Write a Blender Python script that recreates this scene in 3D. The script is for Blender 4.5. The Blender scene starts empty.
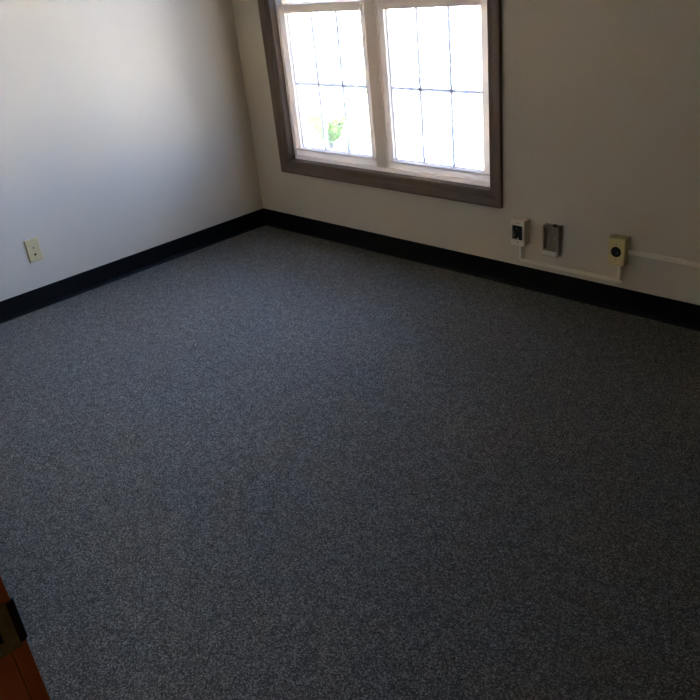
import bpy, bmesh, math, random
from mathutils import Vector, Matrix
random.seed(4)
sc = bpy.context.scene
COL = sc.collection

# ------------------------------------------------------------------ helpers
def srgb(r, g, b):
    f = lambda c: (c/255/12.92) if c/255 <= .04045 else ((c/255+.055)/1.055)**2.4
    return (f(r), f(g), f(b), 1)

def new_mat(name):
    m = bpy.data.materials.new(name); m.use_nodes = True
    nt = m.node_tree
    return m, nt, nt.nodes['Principled BSDF'], nt.nodes['Material Output']

def N(nt, kind, **kw):
    n = nt.nodes.new(kind)
    for k, v in kw.items():
        if k.startswith('i_'): n.inputs[k[2:]].default_value = v
        else: setattr(n, k, v)
    return n

def plain(name, col, rough=.5, var=.06, scale=60, bump=.05, metal=0, spec=.5):
    """solid paint / plastic with a faint procedural mottling and fine bump"""
    m, nt, p, out = new_mat(name)
    tc = N(nt, 'ShaderNodeTexCoord'); no = N(nt, 'ShaderNodeTexNoise', i_Scale=scale, i_Detail=4.0)
    nt.links.new(tc.outputs['Object'], no.inputs['Vector'])
    r = N(nt, 'ShaderNodeValToRGB')
    r.color_ramp.elements[0].position = .3; r.color_ramp.elements[1].position = .7
    r.color_ramp.elements[0].color = (*[c*(1-var) for c in col[:3]], 1)
    r.color_ramp.elements[1].color = (*[min(1, c*(1+var)) for c in col[:3]], 1)
    nt.links.new(no.outputs['Fac'], r.inputs['Fac']); nt.links.new(r.outputs['Color'], p.inputs['Base Color'])
    p.inputs['Roughness'].default_value = rough; p.inputs['Metallic'].default_value = metal
    p.inputs['Specular IOR Level'].default_value = spec
    if bump:
        b = N(nt, 'ShaderNodeBump', i_Strength=bump, i_Distance=.002)
        nt.links.new(no.outputs['Fac'], b.inputs['Height']); nt.links.new(b.outputs['Normal'], p.inputs['Normal'])
    return m

def wood(name, c0, c1, rough, axis):
    """straight grained wood; axis is the direction the grain runs in"""
    m, nt, p, out = new_mat(name)
    tc = N(nt, 'ShaderNodeTexCoord'); mp = N(nt, 'ShaderNodeMapping')
    s = [55, 55, 55]; s[axis] = 2.2
    mp.inputs['Scale'].default_value = s
    no = N(nt, 'ShaderNodeTexNoise', i_Scale=1.0, i_Detail=6.0, i_Roughness=.6, i_Distortion=.6)
    r = N(nt, 'ShaderNodeValToRGB')
    r.color_ramp.elements[0].position = .28; r.color_ramp.elements[0].color = c0
    r.color_ramp.elements[1].position = .72; r.color_ramp.elements[1].color = c1
    b = N(nt, 'ShaderNodeBump', i_Strength=.12, i_Distance=.002)
    L = nt.links.new
    L(tc.outputs['Object'], mp.inputs['Vector']); L(mp.outputs['Vector'], no.inputs['Vector'])
    L(no.outputs['Fac'], r.inputs['Fac']); L(r.outputs['Color'], p.inputs['Base Color'])
    L(no.outputs['Fac'], b.inputs['Height']); L(b.outputs['Normal'], p.inputs['Normal'])
    p.inputs['Roughness'].default_value = rough
    return m

def add_box(bm, x0, x1, y0, y1, z0, z1):
    v = [bm.verts.new((x, y, z)) for x in (x0, x1) for y in (y0, y1) for z in (z0, z1)]
    for f in ((0,1,3,2),(4,6,7,5),(0,4,5,1),(2,3,7,6),(0,2,6,4),(1,5,7,3)):
        bm.faces.new([v[i] for i in f])

def add_loft(bm, rings, cap=True):
    """join equal-length rings of points with quads"""
    vs = [[bm.verts.new(q) for q in r] for r in rings]
    n = len(vs[0])
    for a, b in zip(vs, vs[1:]):
        for i in range(n):
            bm.faces.new((a[i], a[(i+1) % n], b[(i+1) % n], b[i]))
    if cap:
        bm.faces.new(vs[0][::-1]); bm.faces.new(vs[-1])

def add_cyl(bm, c, axis, r0, r1, h, n=28):
    """cylinder or cone frustum from c along axis"""
    a = Vector(axis).normalized(); u = a.orthogonal().normalized(); w = a.cross(u)
    ring = lambda o, r: [o + u*r*math.cos(2*math.pi*i/n) + w*r*math.sin(2*math.pi*i/n) for i in range(n)]
    c = Vector(c); add_loft(bm, [ring(c, r0), ring(c + a*h, r1)])

def obj(name, bm, mat, parent=None, bevel=0, smooth=False, seg=2):
    bmesh.ops.recalc_face_normals(bm, faces=bm.faces)
    me = bpy.data.meshes.new(name); bm.to_mesh(me); bm.free()
    o = bpy.data.objects.new(name, me); COL.objects.link(o)
    if mat: me.materials.append(mat)
    if smooth:
        for p in me.polygons: p.use_smooth = True
    if bevel:
        md = o.modifiers.new('bevel', 'BEVEL'); md.width = bevel; md.segments = seg; md.limit_method = 'ANGLE'
        md.angle_limit = math.radians(40)
    if parent:
        o.parent = parent
    return o

def box(name, b, mat, parent=None, bevel=0):
    """b in the parent's own frame"""
    bm = bmesh.new(); add_box(bm, *b)
    return obj(name, bm, mat, parent, bevel)

def empty(name, loc=(0, 0, 0), rz=0):
    o = bpy.data.objects.new(name, None); COL.objects.link(o)
    o.location = loc; o.rotation_euler.z = rz; o.empty_display_size = .05
    return o

def tag(o, label, cat, group=None):
    o['label'] = label; o['category'] = cat
    if group: o['group'] = group
    return o

def struct(o, label=None):
    o['kind'] = 'structure'
    if label: o['label'] = label
    return o

# ------------------------------------------------------------------ sizes (metres)
# corner of the room at the origin; left wall x=0, window wall y=0, room towards +x, -y
RX, RY, RH, WT = 6.6, -2.672, 2.44, .11
WX0, WX1, WZ0, WZ1 = .3155, 1.699, .424, 1.94       # window opening
DX0, DX1, DZ = 3.076, 3.90, 2.04                    # doorway in the front wall
GZ = -.6                                            # outdoor ground

# ------------------------------------------------------------------ materials
def wall_paint(name, col):
    m, nt, p, out = new_mat(name)
    L = nt.links.new
    tc = N(nt, 'ShaderNodeTexCoord')
    n1 = N(nt, 'ShaderNodeTexNoise', i_Scale=1.6, i_Detail=3.0)
    n2 = N(nt, 'ShaderNodeTexNoise', i_Scale=240.0, i_Detail=3.0)
    mp = N(nt, 'ShaderNodeMapping'); mp.inputs['Scale'].default_value = (1, 1, .35)   # faint vertical weave of vinyl wall covering
    r = N(nt, 'ShaderNodeValToRGB')
    r.color_ramp.elements[0].position = .3; r.color_ramp.elements[0].color = (*[c*.96 for c in col[:3]], 1)
    r.color_ramp.elements[1].position = .7; r.color_ramp.elements[1].color = col
    b = N(nt, 'ShaderNodeBump', i_Strength=.18, i_Distance=.0012)
    L(tc.outputs['Object'], n1.inputs['Vector']); L(tc.outputs['Object'], mp.inputs['Vector']); L(mp.outputs['Vector'], n2.inputs['Vector'])
    L(n1.outputs['Fac'], r.inputs['Fac']); L(r.outputs['Color'], p.inputs['Base Color'])
    L(n2.outputs['Fac'], b.inputs['Height']); L(b.outputs['Normal'], p.inputs['Normal'])
    p.inputs['Roughness'].default_value = .62
    return m
M_wall = wall_paint('wall_covering', (.62, .537, .40, 1))
M_ceil = plain('ceiling_tile', (.32, .285, .23, 1), .9, .08, 90, .3)
M_ext = plain('siding', (.6, .6, .58, 1), .8)
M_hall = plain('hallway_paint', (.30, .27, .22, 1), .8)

def carpet():
    m, nt, p, out = new_mat('carpet_loop')
    L = nt.links.new
    tc = N(nt, 'ShaderNodeTexCoord')
    v = N(nt, 'ShaderNodeTexVoronoi', i_Scale=320.0, i_Randomness=1.0)
    n = N(nt, 'ShaderNodeTexNoise', i_Scale=210.0, i_Detail=5.0, i_Roughness=.75)
    big = N(nt, 'ShaderNodeTexNoise', i_Scale=26.0, i_Detail=3.0, i_Roughness=.6)
    for t in (v, n, big): L(tc.outputs['Object'], t.inputs['Vector'])
    sep = N(nt, 'ShaderNodeSeparateColor'); L(v.outputs['Color'], sep.inputs['Color'])
    a = N(nt, 'ShaderNodeMath', operation='MULTIPLY_ADD'); a.inputs[1].default_value = .5
    L(sep.outputs['Red'], a.inputs[0])
    b = N(nt, 'ShaderNodeMath', operation='MULTIPLY'); b.inputs[1].default_value = .5
    L(n.outputs['Fac'], b.inputs[0]); L(b.outputs[0], a.inputs[2])
    r = N(nt, 'ShaderNodeValToRGB'); e = r.color_ramp.elements
    e[0].position = .18; e[0].color = CARPET[0]
    e[1].position = .86; e[1].color = CARPET[2]
    mid = e.new(.55); mid.color = CARPET[1]
    L(a.outputs[0], r.inputs['Fac'])
    g = N(nt, 'ShaderNodeMapRange'); g.inputs['From Min'].default_value = .3; g.inputs['From Max'].default_value = .7
    g.inputs['To Min'].default_value = .86; g.inputs['To Max'].default_value = 1.14
    L(big.outputs['Fac'], g.inputs['Value'])
    mx = N(nt, 'ShaderNodeVectorMath', operation='SCALE')
    L(r.outputs['Color'], mx.inputs[0]); L(g.outputs['Result'], mx.inputs['Scale'])
    L(mx.outputs['Vector'], p.inputs['Base Color'])
    bp = N(nt, 'ShaderNodeBump', i_Strength=.8, i_Distance=.003)
    L(a.outputs[0], bp.inputs['Height']); L(bp.outputs['Normal'], p.inputs['Normal'])
    p.inputs['Roughness'].default_value = 1; p.inputs['Specular IOR Level'].default_value = .15
    return m
CARPET = ((.032, .030, .026, 1), (.113, .105, .085, 1), (.37, .345, .285, 1))
M_carpet = carpet()
M_base = plain('black_vinyl', (.006, .006, .0055, 1), .5, .2, 30, .05, spec=.09)
M_cas = {a: wood('casing_wood_%d' % a, (.085, .050, .027, 1), (.20, .13, .074, 1), .6, a) for a in (0, 2)}
M_door = wood('door_frame_wood', (.24, .058, .014, 1), (.42, .115, .032, 1), .3, 2)
M_white = plain('white_vinyl', (.80, .73, .65, 1), .4, .03)
def let_light_through(m, col, fac):
    nt = m.node_tree; out = nt.nodes['Material Output']; p = nt.nodes['Principled BSDF']
    tr = N(nt, 'ShaderNodeBsdfTranslucent'); tr.inputs['Color'].default_value = col
    mx = N(nt, 'ShaderNodeMixShader', i_Fac=fac)
    nt.links.new(p.outputs[0], mx.inputs[1]); nt.links.new(tr.outputs[0], mx.inputs[2]); nt.links.new(mx.outputs[0], out.inputs['Surface'])
let_light_through(M_white, (.90, .83, .73, 1), .22)      # hollow, thin-walled vinyl extrusions
M_ivory = plain('ivory_plastic', (.58, .47, .23, 1), .4, .04)
M_pale = plain('pale_ivory_plastic', (.82, .74, .56, 1), .42, .04)
M_pale_shade = plain('pale_ivory_shaded', (.56, .48, .36, 1), .5, .04)  # pale ivory darkened: shade on the box sides put into the colour
M_yel_shade = plain('yellowed_ivory_shaded', (.42, .35, .16, 1), .5, .04)  # front plate colour darkened to carry the shade of the box sides
M_yel = plain('yellowed_ivory_plastic', (.60, .49, .22, 1), .42, .04)
M_race = plain('raceway_paint', (.80, .71, .54, 1), .5, .04)
M_black = plain('black_plastic', (.004, .004, .004, 1), .5, spec=.2)
M_dark = plain('dark_recess', (.02, .018, .014, 1), .7)
M_screw = plain('screw_metal', (.30, .27, .20, 1), .4, metal=.7)
M_brass = plain('aged_brass', (.20, .135, .045, 1), .45, .25, 90, .1, metal=.4)
M_taupe = plain('taupe_backplate', (.40, .34, .25, 1), .5, .1)
M_strip = plain('pale_strip', (.66, .60, .48, 1), .5)
M_ground = plain('pale_concrete', (.61, .585, .55, 1), .95, .07, .8, .2)
M_leaf = plain('leaf_green', (.32, .46, .18, 1), .5, .3, 14, .1)
let_light_through(M_leaf, (.35, .55, .12, 1), .25)
M_stem = plain('stem_brown', (.12, .08, .04, 1), .8)

def glass(name, tint, refl):
    m, nt, p, out = new_mat(name)
    nt.nodes.remove(p)
    t = N(nt, 'ShaderNodeBsdfTransparent'); t.inputs['Color'].default_value = tint
    g = N(nt, 'ShaderNodeBsdfGlossy', i_Roughness=.05)
    f = N(nt, 'ShaderNodeLayerWeight', i_Blend=.25); k = N(nt, 'ShaderNodeMath', operation='MULTIPLY'); k.inputs[1].default_value = refl
    mx = N(nt, 'ShaderNodeMixShader')
    L = nt.links.new
    L(f.outputs['Fresnel'], k.inputs[0]); L(k.outputs[0], mx.inputs['Fac'])
    L(t.outputs[0], mx.inputs[1]); L(g.outputs[0], mx.inputs[2]); L(mx.outputs[0], out.inputs['Surface'])
    return m
M_glass = glass('window_glass', (.97, .98, .97, 1), .8)
M_clear = glass('smoky_clear_plastic', (.97, .95, .91, 1), .35)

def muntin_mat():
    m, nt, p, out = new_mat('white_grille_bar')
    tr = N(nt, 'ShaderNodeBsdfTranslucent'); tr.inputs['Color'].default_value = (.80, .80, .82, 1)
    p.inputs['Base Color'].default_value = (.72, .70, .68, 1); p.inputs['Roughness'].default_value = .4
    mx = N(nt, 'ShaderNodeMixShader', i_Fac=.30)
    nt.links.new(p.outputs[0], mx.inputs[1]); nt.links.new(tr.outputs[0], mx.inputs[2]); nt.links.new(mx.outputs[0], out.inputs['Surface'])
    return m
M_munt = muntin_mat()

# ------------------------------------------------------------------ room shell
struct(box('floor', (-WT, RX+WT, RY-.14, 0, -.12, 0), M_carpet), 'charcoal speckled loop carpet')
struct(box('ceiling', (-3, RX+3, RY-2.0, WT, RH, RH+.15), M_ceil))
struct(box('wall_left', (-WT, 0, RY-.14, 0, 0, RH), M_wall))
struct(box('wall_right', (RX, RX+WT, RY-.14, 0, 0, RH), M_wall))
bm = bmesh.new()
for b in ((-WT, WX0, 0, WT, -.0, RH), (WX1, RX+WT, 0, WT, 0, RH), (WX0, WX1, 0, WT, 0, WZ0), (WX0, WX1, 0, WT, WZ1, RH)):
    add_box(bm, *b)
bmesh.ops.remove_doubles(bm, verts=bm.verts, dist=1e-5)
struct(obj('wall_back', bm, M_wall))
bm = bmesh.new()
FW = RY - .125                                      # back face of the front wall
for b in ((0, DX0-.018, FW, RY, 0, RH), (DX1+.018, RX, FW, RY, 0, RH), (DX0-.018, DX1+.018, FW, RY, DZ+.018, RH)):
    add_box(bm, *b)
struct(obj('wall_front', bm, M_wall))
# hallway behind the doorway
bm = bmesh.new()
for b in ((2.0, RX+WT, FW-1.5, FW-1.4, 0, RH), (1.9, 2.0, FW-1.5, FW-.015, 0, RH), (RX+WT, RX+WT+.1, FW-1.5, FW-.015, 0, RH)):
    add_box(bm, *b)
struct(obj('wall_hallway', bm, M_hall))
struct(box('floor_hallway', (1.9, RX+WT+.1, FW-1.5, RY-.14, -.12, 0), M_carpet))
# building outside: foundation and the wall running on to both sides
bm = bmesh.new()
add_box(bm, -3, -WT, .0, WT, GZ, RH); add_box(bm, RX+WT, RX+3, .0, WT, GZ, RH); add_box(bm, -WT, RX+WT, 0.0, WT, GZ, -.12)
struct(obj('wall_exterior', bm, M_ext))

# vinyl cove baseboards: thin strip whose toe curls out over the carpet
def cove(name, a, b, nrm, m0, m1):
    """from a to b along a wall; nrm points into the room; m0/m1 = mitre (+1 inside corner, 0 square)"""
    prof = [(0, .1016), (.0022, .1016), (.0036, .0990), (.0036, .020), (.0050, .011), (.0085, .0048), (.0135, .0022), (.0150, .0), (0, 0)]
    a = Vector(a); b = Vector(b); d = (b-a).normalized(); nrm = Vector(nrm)
    bm = bmesh.new()
    add_loft(bm, [[a + nrm*t + d*t*m0 + Vector((0, 0, z)) for t, z in prof], [b + nrm*t - d*t*m1 + Vector((0, 0, z)) for t, z in prof]])
    return struct(obj(name, bm, M_base), 'black vinyl cove baseboard')
cove('baseboard_left', (0, RY, 0), (0, 0, 0), (1, 0, 0), 1, 1)
cove('baseboard_back', (0, 0, 0), (RX, 0, 0), (0, -1, 0), 1, 1)
cove('baseboard_right', (RX, 0, 0), (RX, RY, 0), (-1, 0, 0), 1, 1)
cove('baseboard_front', (DX0-.07, RY, 0), (0, RY, 0), (0, 1, 0), 0, 1)

# ------------------------------------------------------------------ window
win = struct(empty('window_1', ((WX0+WX1)/2, 0, WZ0)), 'pair of white double-hung sashes in a brown wood casing')
def at_win(o):      # meshes of the window are written in room coordinates
    o.parent = win; o.matrix_parent_inverse = Matrix.Translation(-win.location); return o
def sub(o, parent):
    o.parent = parent; o.matrix_parent_inverse = Matrix.Translation(-win.location) if parent is win else Matrix.Identity(4); return o
# casing: four mitred mouldings, thick at the outer edge, sloping down to the opening
CW = .0655
prof = [(0, .0), (.0, -.0035), (.006, -.0055), (.026, -.0085), (.030, -.0115), (.052, -.0175), (.0600, -.0195), (CW, -.0185), (CW, 0)]
def casing(p0, p1, o0, o1, ax):
    bm = bmesh.new()
    rings = []
    for p, o in ((p0, o0), (p1, o1)):
        rings.append([(p[0]+o[0]*u, y, p[1]+o[1]*u) for u, y in prof])
    add_loft(bm, rings)
    return at_win(obj('casing', bm, M_cas[ax]))
BL, BR, TL, TR = (WX0, WZ0), (WX1, WZ0), (WX0, WZ1), (WX1, WZ1)
casing(BL, BR, (-1, -1), (1, -1), 0)
casing(TL, TR, (-1, 1), (1, 1), 0)
casing(BL, TL, (-1, -1), (-1, 1), 2)
casing(BR, TR, (1, -1), (1, 1), 2)
# wood liner of the opening
FY = .038                                           # room-side face of the white frame
T = .004
for b, ax in (((WX0, WX0+T, 0, FY+.02, WZ0, WZ1), 2), ((WX1-T, WX1, 0, FY+.02, WZ0, WZ1), 2),
              ((WX0+T, WX1-T, 0, FY+.02, WZ0, WZ0+T), 0), ((WX0+T, WX1-T, 0, FY+.02, WZ1-T, WZ1), 0)):
    at_win(box('jamb_liner', b, M_cas[ax]))
# white frame
fr = bmesh.new()
FX0, FX1, FZ0, FZ1 = WX0+T, WX1-T, WZ0+T, WZ1-T
MX0, MX1 = .957, 1.053                               # centre mullion
S0, S1 = .333, 1.680
for b in ((FX0, S0, FY, .106, FZ0, FZ1), (S1, FX1, FY, .106, FZ0, FZ1), (S0, S1, FY, .106, FZ0, .449), (S0, S1, FY, .106, 1.915, FZ1)):
    add_box(fr, *b)
at_win(obj('window_frame', fr, M_white, bevel=.0015))
mu = bmesh.new()
add_box(mu, MX0+.012, MX1-.012, FY-.006, .106, .449, 1.915)
at_win(obj('mullion', mu, M_white, bevel=.003))
fl = bmesh.new()
add_box(fl, MX0, MX1, FY+.004, .105, .4495, 1.9145)
at_win(obj('mullion_casing', fl, M_white, bevel=.0015))

def sash(x0, x1, z0, z1, y0, gx0, gx1, gz0, gz1, lower, front):
    """x0..z1 outer, gx0..gz1 the glass opening; y0 the room-side face"""
    yb = y0 + .030
    s = bmesh.new()
    add_box(s, x0, gx0, y0, yb, z0, z1); add_box(s, gx1, x1, y0, yb, z0, z1)
    add_box(s, gx0, gx1, y0, yb, z0, gz0); add_box(s, gx0, gx1, y0, yb, gz1, z1)
    if lower:
        add_box(s, x0, x1, y0-.006, y0-.0002, z0+.030, z0+.0385)      # lift lip along the bottom rail
        add_box(s, gx0, gx1, y0+.012, y0+.0295, gz0, gz0+.004)        # glazing bead
        add_box(s, gx0, gx0+.006, y0+.015, y0+.0295, gz0+.004, gz1)
    so = at_win(obj('sash', s, M_white, bevel=.0012))
    g = bmesh.new(); add_box(g, gx0-.004, gx1+.004, y0+.0245, y0+.0285, gz0-.004, gz1+.004)
    go = obj('glass_pane', g, M_glass); go.parent = so
    zm = (gz0+gz1)/2 - .003
    w = .0072
    for k in (1, 2):
        xm = gx0 + (gx1-gx0)*k/3
        m = bmesh.new(); add_box(m, xm-w, xm+w, y0+.0175, y0+.024, gz0, gz1)
        obj('muntin', m, M_munt, so)
    m = bmesh.new(); add_box(m, gx0, gx1, y0+.0165, y0+.0243, zm-w, zm+w)
    obj('muntin', m, M_munt, so)
    if lower:
        la = bmesh.new(); add_box(la, x1-.004, x1+.010, y0-.012, y0-.001, z0+.024, z0+.037)
        obj('tilt_latch', la, M_white, so, bevel=.002)
    return so
SY = FY+.004
for (x0, x1, g0, g1) in ((S0+.001, MX0-.001, .379, .929), (MX1+.001, S1-.001, 1.081, 1.630)):
    sash(x0, x1, .450, 1.229, SY, g0, g1, .492, 1.186, True, 0)
    sash(x0, x1, 1.190, 1.914, SY+.0315, g0-.004, g1+.004, 1.236, 1.875, False, 0)

# ------------------------------------------------------------------ wall plate on the left wall (local: x to the right, y into wall)
def screw(parent, x, y, z, r=.0032, mat=None):
    bm = bmesh.new(); add_cyl(bm, (x, y, z), (0, -1, 0), r, r*.8, .0012, 16)
    add_box(bm, x-r*.75, x+r*.75, y-.0016, y-.0011, z-.0004, z+.0004)
    return obj('screw', bm, mat or M_screw, parent)
wp = tag(empty('wall_plate', (0, -1.4240, .2352), math.pi/2),
         'ivory wall plate with two small dark holes, low on the left wall', 'wall plate')
bm = bmesh.new()
w, h = .0350, .1145
add_loft(bm, [[(-w, 0, 0), (w, 0, 0), (w, 0, h), (-w, 0, h)], [(-w, -.003, 0), (w, -.003, 0), (w, -.003, h), (-w, -.003, h)],
              [(-w+.004, -.0062, .004), (w-.004, -.0062, .004), (w-.004, -.0062, h-.004), (-w+.004, -.0062, h-.004)]])
obj('plate', bm, M_ivory, wp, bevel=.0012)
screw(wp, 0, -.0060, .0690, .0040, M_dark)
jk = bmesh.new(); add_cyl(jk, (0, -.0060, .0352), (0, -1, 0), .0060, .0054, .0015, 24)
jo = obj('jack', jk, M_black, wp)
jk = bmesh.new(); add_cyl(jk, (0, -.0075, .0352), (0, -1, 0), .0022, .0020, .003, 14)
obj('pin', jk, M_dark, jo)

# ------------------------------------------------------------------ open pale box right of the window
ob = tag(empty('outlet_box', (1.8715, 0, .2145)), 'pale surface wall box with a gaping black opening, nearest the window casing', 'outlet box')
bm = bmesh.new()
w, h, D, t = .0345, .1145, .046, .0035
ow0, ow1, oz0, oz1 = -.0285, .0235, .0250, .0905      # front opening
add_box(bm, -w, -w+t, -D+.004, 0, 0, h); add_box(bm, w-t, w, -D+.004, 0, 0, h)
add_box(bm, -w+t, w-t, -D+.004, 0, 0, t); add_box(bm, -w+t, w-t, -D+.004, 0, h-t, h)
obj('box_body', bm, M_pale_shade, ob, bevel=.001)
bm = bmesh.new()
add_box(bm, -w, ow0, -D, -D+.0038, 0, h); add_box(bm, ow1, w, -D, -D+.0038, 0, h)
add_box(bm, ow0, ow1, -D, -D+.0038, 0, oz0); add_box(bm, ow0, ow1, -D, -D+.0038, oz1, h)
obj('front_frame', bm, M_pale, ob, bevel=.0008)
box('recess', (-w+t+.0005, w-t-.0005, -.010, -.002, t+.0005, h-t-.0005), M_dark, ob)
# black connector body inside, its left side scooped
bm = bmesh.new()
pts = [(-.0262, .0900), (.0230, .0900), (.0230, .0255), (.0040, .0255), (.0020, .0345), (-.0050, .0370), (-.0080, .0285), (-.0275, .0285), (-.0275, .0315),
       (-.0165, .0340), (-.0185, .0480), (-.0225, .0620), (-.0265, .0720)]
add_loft(bm, [[(x, -D+.006, z) for x, z in pts], [(x, -.0105, z) for x, z in pts]])
con = obj('connector', bm, M_black, ob, bevel=.001)
bm = bmesh.new(); add_cyl(bm, (-.009, -D+.006, .074), (0, -1, 0), .004, .0032, .002, 18)
obj('terminal', bm, M_screw, con)
box('mounting_tab', (-.0055, .0015, -D+.0045, -D+.0058, .0225, .0345), M_pale, ob)
screw(ob, 0, -D, .1010); screw(ob, 0, -D, .0130, mat=M_dark)

# ------------------------------------------------------------------ smoky clear cover
cv = tag(empty('plastic_cover', (2.0255, 0, .1830)), 'smoky clear plastic cover with a pale bottom strip, hung between the two wall boxes', 'cover')
W0, W1, H = -.0410, .0435, .1400
def ring(y, ins, zi, slope=.0):
    return [(W0+ins, y, zi), (W1-ins-.006, y, zi), (W1-ins, y, H-zi), (W0+ins, y, H-zi)]
bm = bmesh.new(); add_loft(bm, [ring(0, 0, 0), ring(-.0040, 0, 0)])
obj('back_plate', bm, M_taupe, cv, bevel=.001)
# clear shell: an open box 1.6 mm thick
bm = bmesh.new()
o1, o2 = ring(-.0042, .0008, .0008), ring(-.0310, .0025, .0025)
i1, i2 = ring(-.0042, .0026, .0026), ring(-.0292, .0043, .0043)
def vv(r): return [bm.verts.new(q) for q in r]
a, b, c, d = vv(o1), vv(o2), vv(i2), vv(i1)
for p, q in ((a, b), (c, d), (d, a)):
    for i in range(4): bm.faces.new((p[i], p[(i+1) % 4], q[(i+1) % 4], q[i]))
bm.faces.new(b); bm.faces.new(c[::-1])
obj('clear_shell', bm, M_clear, cv)
# edges of the moulding seen as darker rails
M_rail = plain('smoky_edge', (.52, .45, .34, 1), .4)
bm = bmesh.new()
add_box(bm, W0+.001, W0+.0075, -.0285, -.0045, .030, H-.004); add_box(bm, W1-.0125, W1-.0055, -.0285, -.0045, .012, H-.004)
add_box(bm, W0+.0078, W1-.0128, -.0285, -.0045, H-.0095, H-.0045)
obj('inner_rim', bm, M_rail, cv, bevel=.001)
box('bottom_strip', (W0+.0030, W1-.0130, -.0325, -.0312, .0065, .0290), M_strip, cv, bevel=.0005)
# pale toggle and a little pivot behind the cover
bm = bmesh.new()
add_loft(bm, [[(-.0245, -.010, .040), (-.0165, -.010, .040), (-.0165, -.0045, .040), (-.0245, -.0045, .040)],
              [(-.0225, -.016, .060), (-.0180, -.016, .060), (-.0180, -.0045, .060), (-.0225, -.0045, .060)],
              [(-.0195, -.012, .102), (-.0135, -.012, .102), (-.0135, -.0045, .102), (-.0195, -.0045, .102)]])
obj('toggle', bm, M_strip, cv, bevel=.0012)
bm = bmesh.new(); add_cyl(bm, (.012, -.0045, .080), (0, -1, 0), .0052, .0036, .010, 20); obj('pivot', bm, M_strip, cv)
bm = bmesh.new(); add_cyl(bm, (.012, -.0145, H-.0024), (0, 0, 1), .0085, .0070, .0055, 24); obj('top_knob', bm, M_dark, cv)

# ------------------------------------------------------------------ yellowed box with round black socket
sb = tag(empty('socket_box', (2.3350, 0, .2125)), 'yellowed ivory wall box with one round black socket, raceway leaving its side', 'outlet box')
w, h, D = .0355, .1155, .046
bm = bmesh.new()
R4 = lambda y, i: [(-w+i, y, i), (w-i, y, i), (w-i, y, h-i), (-w+i, y, h-i)]
add_loft(bm, [R4(0, 0), R4(-D+.006, 0)])
obj('box_body', bm, M_yel_shade, sb, bevel=.002)
bm = bmesh.new(); add_loft(bm, [R4(-D+.0062, .0), R4(-D+.003, .0), R4(-D, .003)])
fp = obj('front_plate', bm, M_yel, sb, bevel=.001)
bm = bmesh.new(); add_cyl(bm, (0, -D+.0005, .0580), (0, -1, 0), .0218, .0208, .0026, 40)
so_ = obj('socket', bm, M_black, sb, bevel=.0006)
for x, z, a_, b_ in ((-.0075, .0625, .0012, .0055), (.0075, .0625, .0012, .0045)):
    box('slot', (x-a_, x+a_, -D-.0026, -D-.0020, z-b_, z+b_), M_dark, so_)
bm = bmesh.new(); add_cyl(bm, (0, -D-.0020, .0490), (0, -1, 0), .0030, .0030, .0006, 18); obj('slot', bm, M_dark, so_)
bm = bmesh.new(); add_cyl(bm, (.0085, -D-.0020, .0565), (0, -1, 0), .0019, .0015, .0022, 16); obj('prong', bm, M_screw, so_)
screw(sb, 0, -D, .0905); screw(sb, 0, -D, .0255)

# ------------------------------------------------------------------ raceways
def run(name, b, parent, mat=M_race): return box(name, b, mat, parent, bevel=.002)
rw = tag(empty('cord_raceway', (1.866, 0, .126)), 'thin cream raceway running low along the wall under both boxes, just above the baseboard', 'raceway')
V0, V1 = 1.8640, 1.8780                                # left riser
U0, U1 = 2.3360, 2.3500                                # right riser
def rr(name, x0, x1, z0, z1, dy=.0125, y1=0.0):
    return run(name, (x0-1.866, x1-1.866, -dy, y1, z0-.126, z1-.126), rw)
rr('riser', V0, V1, .1430, .2143, .0260)
rr('riser', U0, U1, .1430, .2123, .0290)
rr('channel', V0-.004, 2.137, .1260, .1425)
rr('channel', 2.139, U1+.001, .1265, .1430)
rr('coupling', 2.128, 2.148, .1252, .1438, .0136)
r2 = tag(empty('cord_raceway', (2.3708, 0, .2655)), 'thin cream raceway leaving the yellowed box sideways towards the right edge', 'raceway')
run('channel', (.0050, RX-2.3715, -.0125, 0, -.0092, .0092), r2)
run('coupling', (0, .020, -.0138, 0, -.0104, .0104), r2)

# ------------------------------------------------------------------ doorway frame with strike plate
dr = struct(empty('door_1', (DX0, RY, 0)), 'varnished red-brown door frame')
def dbox(name, b, mat=M_door, bevel=.001):
    return box(name, (b[0]-DX0, b[1]-DX0, b[2]-RY, b[3]-RY, b[4], b[5]), mat, dr, bevel)
dbox('jamb', (DX0-.018, DX0, FW-.001, RY, 0, DZ)); dbox('jamb', (DX1, DX1+.018, FW-.001, RY, 0, DZ))
dbox('head_jamb', (DX0-.018, DX1+.018, FW-.001, RY, DZ, DZ+.018))
for y0, y1 in ((RY+.0005, RY+.0165), (FW-.0165, FW-.0015)):
    dbox('casing', (DX0-.066, DX0-.0003, y0, y1, 0, DZ+.0665), bevel=.0008); dbox('casing', (DX1+.0015, DX1+.066, y0, y1, 0, DZ+.0665), bevel=.003)
    dbox('casing', (DX0-.0013, DX1+.0013, y0, y1, DZ+.002, DZ+.0665), bevel=.003)
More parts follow.
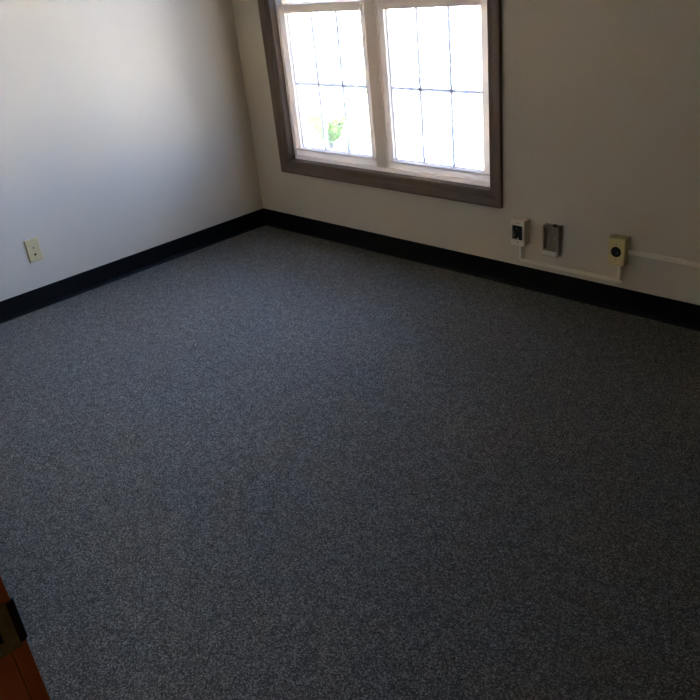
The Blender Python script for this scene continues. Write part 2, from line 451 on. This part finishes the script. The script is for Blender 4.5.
# strike plate: brass leaf let into the jamb, curled lip over the edge, latch hole
SZ0, SZ1 = .8530, .9100
bm = bmesh.new()
def leaf(y0, y1, z0, z1): add_box(bm, 0.0001, .0017, y0-RY, y1-RY, z0, z1)
yL = RY - .0265
leaf(yL, yL+.008, SZ0, SZ1); leaf(yL+.024, RY+.0105, SZ0, SZ1); leaf(yL+.008, yL+.024, SZ0, SZ0+.015); leaf(yL+.008, yL+.024, SZ1-.015, SZ1)
st = obj('strike_plate', bm, M_brass, dr)
bm = bmesh.new()
lp = [(.0017, .0106), (.0020, .0130), (.0017, .0150), (-.0005, .0185), (-.0025, .0195), (-.0027, .0180), (-.0008, .0168), (.0002, .0145), (.0002, .0125), (.0001, .0106)]
add_loft(bm, [[(x, y, SZ0+.004) for x, y in lp], [(x, y, SZ1-.002) for x, y in lp]])
obj('lip', bm, plain('dark_bronze', (.02, .016, .010, 1), .5, metal=.6), st)
box('latch_hole', (0.0001, .0006, yL+.008-RY, yL+.024-RY, SZ0+.015, SZ1-.015), M_black, st)
for z in (SZ0+.007, SZ1-.007):
    bm = bmesh.new(); add_cyl(bm, (.0017, yL+.016-RY, z), (1, 0, 0), .0036, .0028, .0006, 18); obj('screw', bm, M_screw, st)

# ------------------------------------------------------------------ outdoors
struct(box('ground', (-45, 45, WT, 60, GZ-.2, GZ), M_ground), 'pale sunlit ground outside')
sh = tag(empty('shrub', (-3.12, 3.45, GZ)), 'small green leafy shrub on the bright ground outside the left sash', 'shrub')
bm = bmesh.new(); bs = bmesh.new()
for i in range(60):
    az = random.uniform(0, 2*math.pi); ln = random.uniform(.3, .66); up = random.uniform(.95, 1.5)
    d = Vector((math.cos(az), math.sin(az), 0)); side = d.cross(Vector((0, 0, 1)))
    path = []
    for k in range(7):
        s = k/6
        path.append(d*(ln*s*math.cos(up*(1-.55*s))+.02) + Vector((0, 0, ln*(s*math.sin(up) - .16*s*s)+.01)))
    add_loft(bs, [[q+side*r, q+Vector((0, 0, r*1.7)), q-side*r] for q, r in zip(path[:5], (.005, .0045, .004, .003, .002))])
    for k in range(1, 7):                              # paired leaflets with a raised midrib
        for sgn in (-1, 1):
            o = path[k]; L_ = random.uniform(.06, .11); wd = L_*.30
            dirv = (side*sgn*.8 + d*.5 + Vector((0, 0, random.uniform(-.1, .5)))).normalized()
            wv = dirv.cross(Vector((0, 0, 1))).normalized()
            nv = wv.cross(dirv)
            pts = [o, o+dirv*L_*.4+wv*wd, o+dirv*L_, o+dirv*L_*.4-wv*wd]
            q = [bm.verts.new(p) for p in pts]; mid = bm.verts.new(o+dirv*L_*.45-nv*.008)
            for j in range(4): bm.faces.new((q[j], q[(j+1) % 4], mid))
obj('foliage', bm, M_leaf, sh); obj('stems', bs, M_stem, sh)
sh.children[1].name = 'stem'
sh.scale = (1.2, 1.2, 1.9)

# ------------------------------------------------------------------ light: sun over the roof onto the ground, blue sky
sun = bpy.data.lights.new('sun', 'SUN'); sun.energy = 108; sun.angle = math.radians(.53); sun.color = (1, .93, .74)
so = bpy.data.objects.new('sun', sun); COL.objects.link(so)
so.rotation_euler = Vector((.50, .10, -.9)).to_track_quat('-Z', 'Y').to_euler()
w = bpy.data.worlds.new('sky'); sc.world = w; w.use_nodes = True
nt = w.node_tree; bg = nt.nodes['Background']
tc = N(nt, 'ShaderNodeTexCoord'); sx = N(nt, 'ShaderNodeSeparateXYZ'); r = N(nt, 'ShaderNodeValToRGB')
e = r.color_ramp.elements
e[0].position = .0; e[0].color = (.49, .665, 1.18, 1); e[1].position = .7; e[1].color = (.41, .59, 1.14, 1)
nt.links.new(tc.outputs['Generated'], sx.inputs[0]); nt.links.new(sx.outputs['Z'], r.inputs['Fac']); nt.links.new(r.outputs['Color'], bg.inputs['Color'])
bg.inputs['Strength'].default_value = 20.5

# unseen fill light added in the hallway to brighten the door jamb
la = bpy.data.lights.new('jamb_fill', 'AREA'); la.shape = 'DISK'; la.size = .3; la.energy = 10; la.color = (1, .84, .62)
lo = bpy.data.objects.new('jamb_fill', la); COL.objects.link(lo); lo.location = (5.4, FW-.75, RH-.03)

# ------------------------------------------------------------------ camera
cam = bpy.data.cameras.new('camera'); co = bpy.data.objects.new('camera', cam); COL.objects.link(co)
cam.sensor_fit = 'HORIZONTAL'; cam.sensor_width = 36; cam.lens = 772*36/700; cam.clip_start = .02
co.location = (3.73164, -2.77492, 1.42345)
co.rotation_euler = (1.09764463, .0986845839, .788147202)
sc.camera = co

vs = sc.view_settings
vs.view_transform = 'Standard'; vs.look = 'None'; vs.exposure = 0; vs.gamma = 1; vs.use_curve_mapping = False
sc.cycles.max_bounces = 14; sc.cycles.diffuse_bounces = 8; sc.cycles.transparent_max_bounces = 16
sc.cycles.sample_clamp_indirect = 0; sc.cycles.caustics_reflective = False; sc.cycles.caustics_refractive = False
sc.cycles.use_denoising = True
